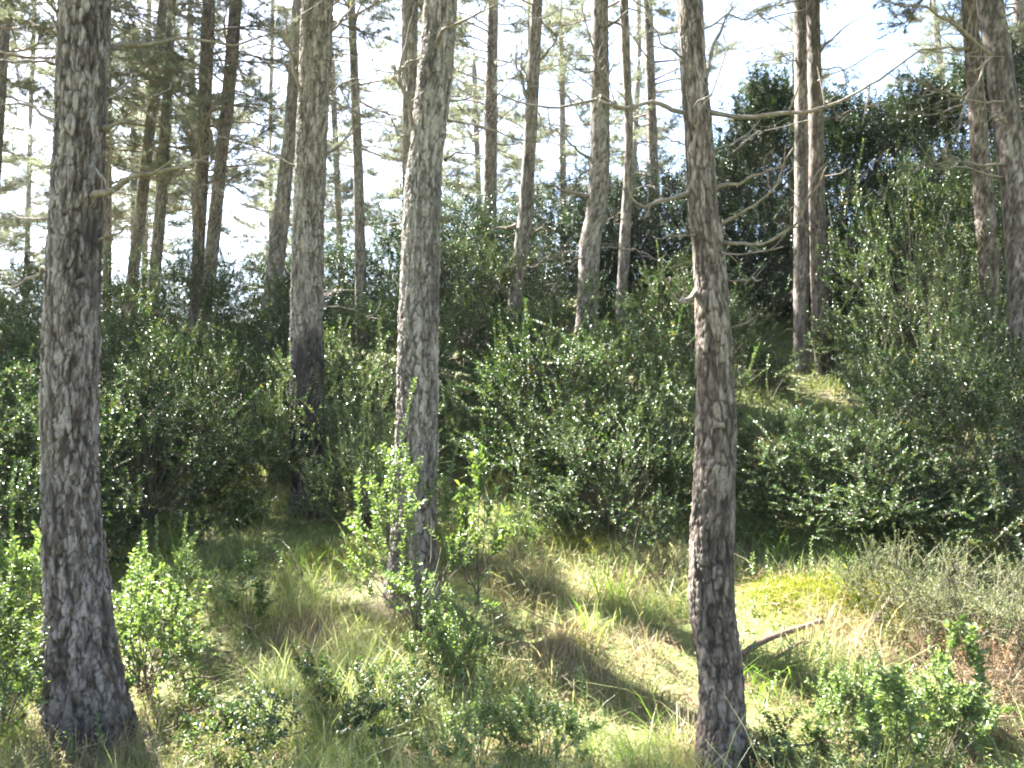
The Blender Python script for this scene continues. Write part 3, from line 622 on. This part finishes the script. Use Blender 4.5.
EVER = [
 ('ever_a', 775, 13.0, 'tall dark evergreen with a pointed top behind slender pine pair', 1.0, .93),
 ('ever_a', 845, 13.6, 'tall dark evergreen right of the slender pine pair', 1.0, .84),
 ('ever_a', 930, 13.0, 'tall dark evergreen left of the pinkish pine', 1.0, .88),
 ('ever_a', 1010, 12.2, 'tall dark evergreen behind the right-edge leaning pine', 1.0, 1.0),
 ('ever_a', 888, 14.2, 'dark evergreen filling the gap between the two tall dark evergreens', 1.05, .78),
 ('ever_a', 738, 13.6, 'dark pointed evergreen lower than the tall one left of the slender pine pair', .95, .72),
 ('ever_b', 960, 11.6, 'dark rounded evergreen low behind the pinkish pine', .9, 1.0),
 ('ever_b', 715, 13.8, 'rounded dark evergreen behind the slim near pine', .9, .95),
 ('ever_b', 650, 14.6, 'dark evergreen behind the thin crooked pine', .9, .9),
 ('ever_b', 585, 14.8, 'dark evergreen behind the sturdy middle pine', .9, .85),
 ('ever_b', 545, 13.6, 'dark evergreen right of the thin leaning pine', .85, .8),
 ('ever_b', 465, 14.6, 'dark evergreen below the straight far pine', .9, .85),
 ('ever_b', 405, 15.0, 'dark evergreen behind the pale leaning pine', .9, .72),
 ('ever_b', 330, 15.5, 'dark evergreen behind the black-footed pine on the ridge', .9, .62),
 ('ever_b', 245, 15.0, 'dark evergreen on the ridge right of the twin far pines', .85, .6),
 ('ever_b', 160, 16.0, 'dark evergreen on the ridge below the far thin pines', .9, .5),
 ('ever_b', 60, 16.0, 'dark evergreen on the ridge behind the thickest trunk', .9, .5),
]
for (k, px, D, lab, s, sz) in EVER:
    shrub(k, px, D, lab, 'evergreen tree', G_D, s, sz, name='evergreen_tree')
def at(px, py): q = on_ground(px, py); return q[1]
YOUNG = [
 ('young_a', 420, 4.95, 'leafy young box shrub in front of the pale leaning pine foot', 1.15, 1.12),
 ('young_b', 445, at(445, 680), 'young box shrub low and dark below the pale leaning pine', .8, .7),
 ('spire', 478, 5.5, 'upright glinting box shoot right of the pale leaning pine', 1.1, 1.5),
 ('young_b', 155, at(158, 700), 'bright young shrub right of the thickest trunk foot', 1.0, 1.0),
 ('young_b', 15, at(15, 745), 'sunlit young shrub left of the thickest trunk foot', 1.1, 1.0),
 ('young_b', 35, at(35, 650), 'bright young shrub half behind the thickest trunk', 1.1, 1.2),
 ('young_b', 175, at(175, 640), 'bright young shrub further back right of the thickest trunk', .9, .9),
 ('young_b', -15, at(5, 690), 'sunlit young shrub cut by the left edge', 1.1, 1.1),
 ('spire', 255, at(255, 635), 'pale upright seedling in the grass between the two left pines', .8, .75),
 ('low_a', 320, at(320, 735), 'low dark leafy shrub in grass right of the thickest trunk', 1.0, .9),
 ('low_a', 385, at(385, 715), 'low dark shrub left of the young box shrub', .7, .7),
 ('low_a', 800, at(800, 790), 'low dark leafy shrub right of the slim near pine foot', .8, .7),
 ('spire', 885, at(885, 790), 'bright glossy seedling at the bottom right, left one', .9, .75),
 ('spire', 958, at(958, 765), 'tall bright glossy seedling nearest the bottom right corner', .9, .95),
 ('young_b', 925, at(925, 775), 'bright young shrub between two glossy seedlings at bottom right', .8, .75),
 ('young_b', 850, at(850, 735), 'pale young shrub left of the glossy seedlings', .6, .6),
 ('young_b', 540, at(540, 775), 'small young shrub at the bottom edge below centre', .7, .6),
 ('young_b', 480, at(480, 770), 'small pale shrub at the bottom edge under young box', .65, .55),
 ('young_b', 845, 6.3, 'pale shoot at the foot of the dark glossy bush', .7, .8),
 ('young_b', 515, 6.2, 'bright yellow-green shoot at left foot of centre bushes', .6, .6),
]
for (k, px, D, lab, s, sz) in YOUNG:
    shrub(k, px, D, lab, 'young shrub', G_Y, s, sz, name='young_shrub')
HEATH = [
 ('heath', 915, at(915, 625), 'grey-green feathery heath plant under the right-hand thicket', 1.0, 1.0),
 ('heath', 965, at(965, 640), 'grey-green heath plant second from the right edge', 1.1, 1.0),
 ('heath', 1015, at(1010, 650), 'grey-green heath plant at the right edge', 1.1, 1.0),
 ('heath', 880, at(880, 605), 'small heath plant behind mossy hummock', .8, .8),
 ('rust', 1005, at(1005, 730), 'rusty brown dry heath plant at the right edge', 1.0, .9),
 ('rust', 955, at(955, 690), 'rusty brown dry heath plant left of right-edge one', .8, .7),
]
for (k, px, D, lab, s, sz) in HEATH:
    shrub(k, px, D, lab, 'heath plant', 'heath plants at the right', s, sz, name='heath_plant')

# ------------------------------------------------------------------ grass, moss, litter
def blades(rg, xy, L, w, lean, dry, segs=(0, .35, .7, 1.0), wind=None):
    n = len(xy); x, y = xy[:, 0], xy[:, 1]; z = terrain(x, y) - .01
    a = rg.uniform(0, 2 * math.pi, n); b = rg.uniform(0, 2 * math.pi, n)
    o = np.stack([np.cos(a), np.sin(a), 0 * a], -1); s = np.stack([np.cos(b), np.sin(b), 0 * b], -1) * w[:, None] * .5
    base = np.stack([x, y, z], -1); V = []
    for f, wf in zip(segs, (1, .85, .55, 0)):
        c = base + o * (L * lean * f ** 1.8)[:, None]; c[:, 2] += L * (f - .35 * lean * f ** 2.2 * np.minimum(1.6, lean + .4))
        if wf > 0: V += [c - s * wf, c + s * wf]
        else: V += [c]
    V = np.stack(V, 1).reshape(-1, 3); i = np.arange(n)[:, None] * 7
    q = np.vstack([i + np.array([[0, 1, 3, 2]]), i + np.array([[2, 3, 5, 4]])]); t = i + np.array([[4, 5, 6]])
    return V, q, t, np.repeat(dry, 7)
def sample(rg, n, y0, y1, power=1.6, side=1.2):
    """points over the visible slope, denser close by"""
    u = rg.uniform(size=n); e = 1 - power
    y = (y0 ** e + u * (y1 ** e - y0 ** e)) ** (1 / e)
    x = rg.uniform(-1, 1, n) * (y * .66 + side)
    return np.stack([x, y], -1)
rg = rng_(77)
xy = sample(rg, 430000, 3.0, 11)
clump = fbm(xy[:, 0] * 2.6, xy[:, 1] * 2.6, 41, 3); big = fbm(xy[:, 0] * .7 + 9, xy[:, 1] * .7, 43, 3)
MOSS = [(795, 590, .32, 8000), (870, 585, .38, 10000), (225, 722, .25, 9000), (575, 545, .3, 5000), (440, 545, .4, 6000), (250, 470, .5, 5000), (700, 590, .2, 2500), (860, 600, .3, 7000), (330, 560, .4, 5000), (150, 560, .3, 4000)]
moss_d = np.ones(len(xy))
for (px, py, r, k) in MOSS:
    q = on_ground(px, py); moss_d = moss_d * (1 - .75 * np.exp(-((xy[:, 0] - q[0]) ** 2 + (xy[:, 1] - q[1]) ** 2) / (r * 1.1) ** 2))
keep = rg.uniform(size=len(xy)) < moss_d * np.clip((clump - .28) * 3.4, .12, 1)
xy = xy[keep]; clump = clump[keep]; big = big[keep]; n = len(xy)
dry = np.clip((big - .60) * 5 + rg.normal(0, .35, n), 0, 1)
for (px, py, r) in [(555, 650, .3), (650, 665, .35), (985, 670, .55), (840, 640, .3), (300, 650, .25), (88, 742, .35), (719, 770, .25), (410, 600, .3)]:
    q = on_ground(px, py); dry = np.maximum(dry, np.clip(1.3 * np.exp(-((xy[:, 0] - q[0]) ** 2 + (xy[:, 1] - q[1]) ** 2) / r ** 2) + rg.normal(0, .25, n), 0, 1))
L = (.06 + .20 * np.clip(clump - .2, 0, .6) / .6) * rg.uniform(.4, 1.4, n) * np.where(rg.uniform(size=n) < .03, 1.8, 1)
bold = rg.uniform(size=n) < .12
L = L * np.where(bold, 1.35, 1)
V, q, t, dr = blades(rg, xy, L, np.where(bold, 2.3, 1) * .0028 * np.clip(xy[:, 1] / 4.5, .8, 2) * rg.uniform(.7, 1.3, n), rg.uniform(.15, 1.7, n), dry)
tag(link('grass', mesh('grass', V, [q, t], [M_grass], attrs={'dry': dr})), 'thin green and straw-coloured grass covering the forest floor', 'grass', kind='stuff')
# moss cushions
ms = []
for (px, py, r, k) in MOSS:
    c = on_ground(px, py); d = rg.normal(0, r * .6, (k, 2)); ms.append(c[:2] + d)
ms = np.vstack(ms); k = len(ms)
V, q, t, dr = blades(rg, ms, rg.uniform(.02, .05, k), np.full(k, .006), rg.uniform(.2, 1., k), np.zeros(k))
tag(link('moss', mesh('moss', V, [q, t], [M_moss])), 'yellow-green moss cushions among the grass', 'moss', kind='stuff')
# fallen needles and straw
xy = sample(rg, 60000, 2.6, 10); n = len(xy); z = terrain(xy[:, 0], xy[:, 1]) + rg.uniform(.003, .05, n) ** 1
a = rg.uniform(0, 6.283, n); d = np.stack([np.cos(a), np.sin(a), rg.normal(0, .25, n)], -1); L = rg.uniform(.05, .14, n)[:, None]; s = norm(np.cross(d, [0, 0, 1.])) * .0015
c = np.stack([xy[:, 0], xy[:, 1], z], -1)
V = np.stack([c - s, c + s, c + d * L + s, c + d * L - s], 1).reshape(-1, 3)
lmb = MB()
for (x, y) in sample(rg, 260, 3.2, 9):
    a = rg.uniform(0, 6.283); l = rg.uniform(.1, .45); b = np.array([x, y, float(terrain(x, y)) + rg.uniform(.01, .07)]); d = np.array([math.cos(a), math.sin(a), rg.normal(0, .15)])
    lmb.tube(smooth_path([b, b + d * l * .5 + rg.normal(0, .02, 3), b + d * l + rg.normal(0, .03, 3)], 5), np.linspace(rg.uniform(.003, .007), .002, 5), 5)
TV, TQ = lmb.out()
tag(link('needle_litter', mesh('needle_litter', np.vstack([V, TV]), [np.arange(n * 4).reshape(-1, 4), TQ + len(V)], [M_litter, M_log], [0, 1])), 'brown fallen pine needles and small twigs strewn between the grass', 'needle litter', kind='stuff')

# small leafy weeds among the grass
xy = sample(rg, 1500, 3.1, 7.5, side=.6)
xy = xy[fbm(xy[:, 0] * 1.3 + 4, xy[:, 1] * 1.3, 61, 3) > .42]
LP, LD, LN, SL = [], [], [], []
wmb = MB()
for (x, y) in xy:
    h = rg.uniform(.06, .26); b = np.array([x, y, float(terrain(x, y))]); d = norm(np.array([0, 0, 1.]) + rg.normal(0, .25, 3)); n = int(6 + h * 60)
    f = np.linspace(.25, 1, n)[:, None]; p = b + d * h * f; a = rg.uniform(0, 6.28) + np.arange(n) * 2.4
    LP.append(p); LD.append(np.stack([np.cos(a), np.sin(a), np.full(n, .55)], -1)); LN.append(np.array([0, 0, 1.]) + rg.normal(0, .45, (n, 3)))
    SL.append(np.full(n, rg.uniform(.016, .030)) * np.linspace(1.2, .7, n)); wmb.tube(np.stack([b, b + d * h * .5, b + d * h]), [.0018, .0014, .001], 3)
LP = np.vstack(LP); SL = np.concatenate(SL)
V, F = leaves_mesh(rg, LP, np.vstack(LD), norm(np.vstack(LN)), SL, SL * .5)
SV, SQ = wmb.out()
tag(link('undergrowth', mesh('undergrowth', np.vstack([V, SV]), [F, SQ + len(V)], [M_box_light, M_stem], [0, 1])), 'small leafy weeds scattered through the grass', 'undergrowth', kind='stuff')

# broad-bladed grass tufts one can tell apart
def tuft(px, py, n, L, lean, label, w=.007, seed=0):
    rg = rng_(700 + seed); c = on_ground(px, py); xy = c[:2] + rg.normal(0, .05, (n, 2))
    n = int(n * 1.5); xy = c[:2] + rg.normal(0, .06, (n, 2)); L *= 1.25; w *= 1.3
    V, q, t, dr = blades(rg, xy, L * rg.uniform(.5, 1.2, n), np.full(n, w) * rg.uniform(.7, 1.2, n), lean * rg.uniform(.4, 1.4, n), np.zeros(n))
    b = np.array([c[0], c[1], c[2]])
    tag(link('grass_tuft', mesh('grass_tuft', V - b, [q, t], [M_blade]), loc=b), label, 'grass tuft', 'broad grass tufts')
for k, a in enumerate([(612, 605, 26, .30, .5, 'bright upright grass tuft in the sun below the centre bushes'), (585, 640, 14, .22, .5, 'thin grass tuft on the left straw hummock'),
    (640, 770, 22, .30, 1.2, 'arching broad grass tuft at the bottom edge left of slim pine'), (675, 760, 16, .28, 1.1, 'arching grass tuft touching the slim pine foot'), (340, 765, 14, .26, 1.3, 'pale arching grass tuft at the bottom below low dark shrub'),
    (190, 690, 12, .25, .9, 'lone bright grass tuft right of the thickest trunk'), (172, 555, 14, .28, .5, 'upright grass tuft at the edge of the left bushes'), (775, 560, 16, .26, .6, 'upright grass tuft under the dark glossy bush'),
    (760, 690, 18, .24, 1.0, 'lush grass tuft right of the slim near pine'), (300, 575, 12, .24, .6, 'thin grass tuft in the open strip below black-footed pine'), (845, 570, 12, .2, .6, 'short grass tuft behind the mossy hummock'), (20, 755, 16, .26, .9, 'grass tuft in the bottom left corner')]):
    tuft(*a, seed=k)

# fallen branches
def fallen(pts, r, label, seed, lift=.03):
    rg = rng_(800 + seed); w = []
    for (px, py, dz) in pts:
        g = on_ground(px, py); w.append(g + [0, 0, lift + dz])
    mb = MB(); pth = smooth_path(w, 14); mb.tube(pth, np.linspace(r, r * .75, 14) * (1 + .1 * rg.normal(size=14).clip(-1, 1)), 9)
    e = pth[0] - norm(pth[1] - pth[0]) * .001; mb.tube(np.stack([pth[0], e, e]), [r, r * .8, .0005], 9)
    e = pth[-1]; mb.tube(np.stack([e, e + norm(pth[-1] - pth[-2]) * .002, e + norm(pth[-1] - pth[-2]) * .002]), [r * .75, r * .6, .0005], 9)
    V, Q = mb.out(); b = w[0]
    tag(link('fallen_branch', mesh('fallen_branch', V - b, [Q], [M_log], smooth=True), loc=b), label, 'fallen branch', 'fallen branches in the grass')
fallen([(742, 665, .03), (770, 652, .05), (822, 636, .06)], .020, 'longest fallen branch lying in grass right of the slim pine', 1)
fallen([(862, 645, .0), (878, 632, .06), (893, 620, .12)], .017, 'short thick fallen branch end rising beside the longest one', 2)
fallen([(775, 668, .02), (800, 655, .04), (830, 655, .03)], .011, 'thin fallen branch in front of the longest one', 3)
fallen([(922, 660, .0), (926, 640, .06), (931, 625, .16)], .008, 'thin reddish stick leaning in grass before the heath plants', 4)
fallen([(985, 612, .02), (990, 590, .18), (975, 570, .36), (962, 560, .45)], .007, 'curved dry stem arching above the heath plants', 5)
fallen([(180, 690, .02), (200, 688, .03), (225, 690, .02)], .008, 'pale twig lying in grass right of the thickest trunk', 6)

# ------------------------------------------------------------------ thin scattering volume added to imitate lens glare
hx, hy0, hy1 = 45, -12, 62; hz0, hz1 = -12, 20
hv = np.array([[x, y, z] for x in (-hx, hx) for y in (hy0, hy1) for z in (hz0, hz1)], float)
hf = np.array([[0, 1, 3, 2], [4, 6, 7, 5], [0, 4, 5, 1], [2, 3, 7, 6], [0, 2, 6, 4], [1, 5, 7, 3]])
M_veil = bpy.data.materials.new('glare_veil'); M_veil.use_nodes = True; hn = M_veil.node_tree; hn.nodes.clear()
pv_ = hn.nodes.new('ShaderNodeVolumePrincipled'); pv_.inputs['Color'].default_value = (.92, .95, 1, 1); pv_.inputs['Density'].default_value = .00035; pv_.inputs['Anisotropy'].default_value = .3
ho = hn.nodes.new('ShaderNodeOutputMaterial'); hn.links.new(pv_.outputs[0], ho.inputs['Volume'])
tag(link('haze', mesh('haze', hv, [hf], [M_veil])), 'thin bright haze hanging in the forest air', 'haze', kind='stuff')
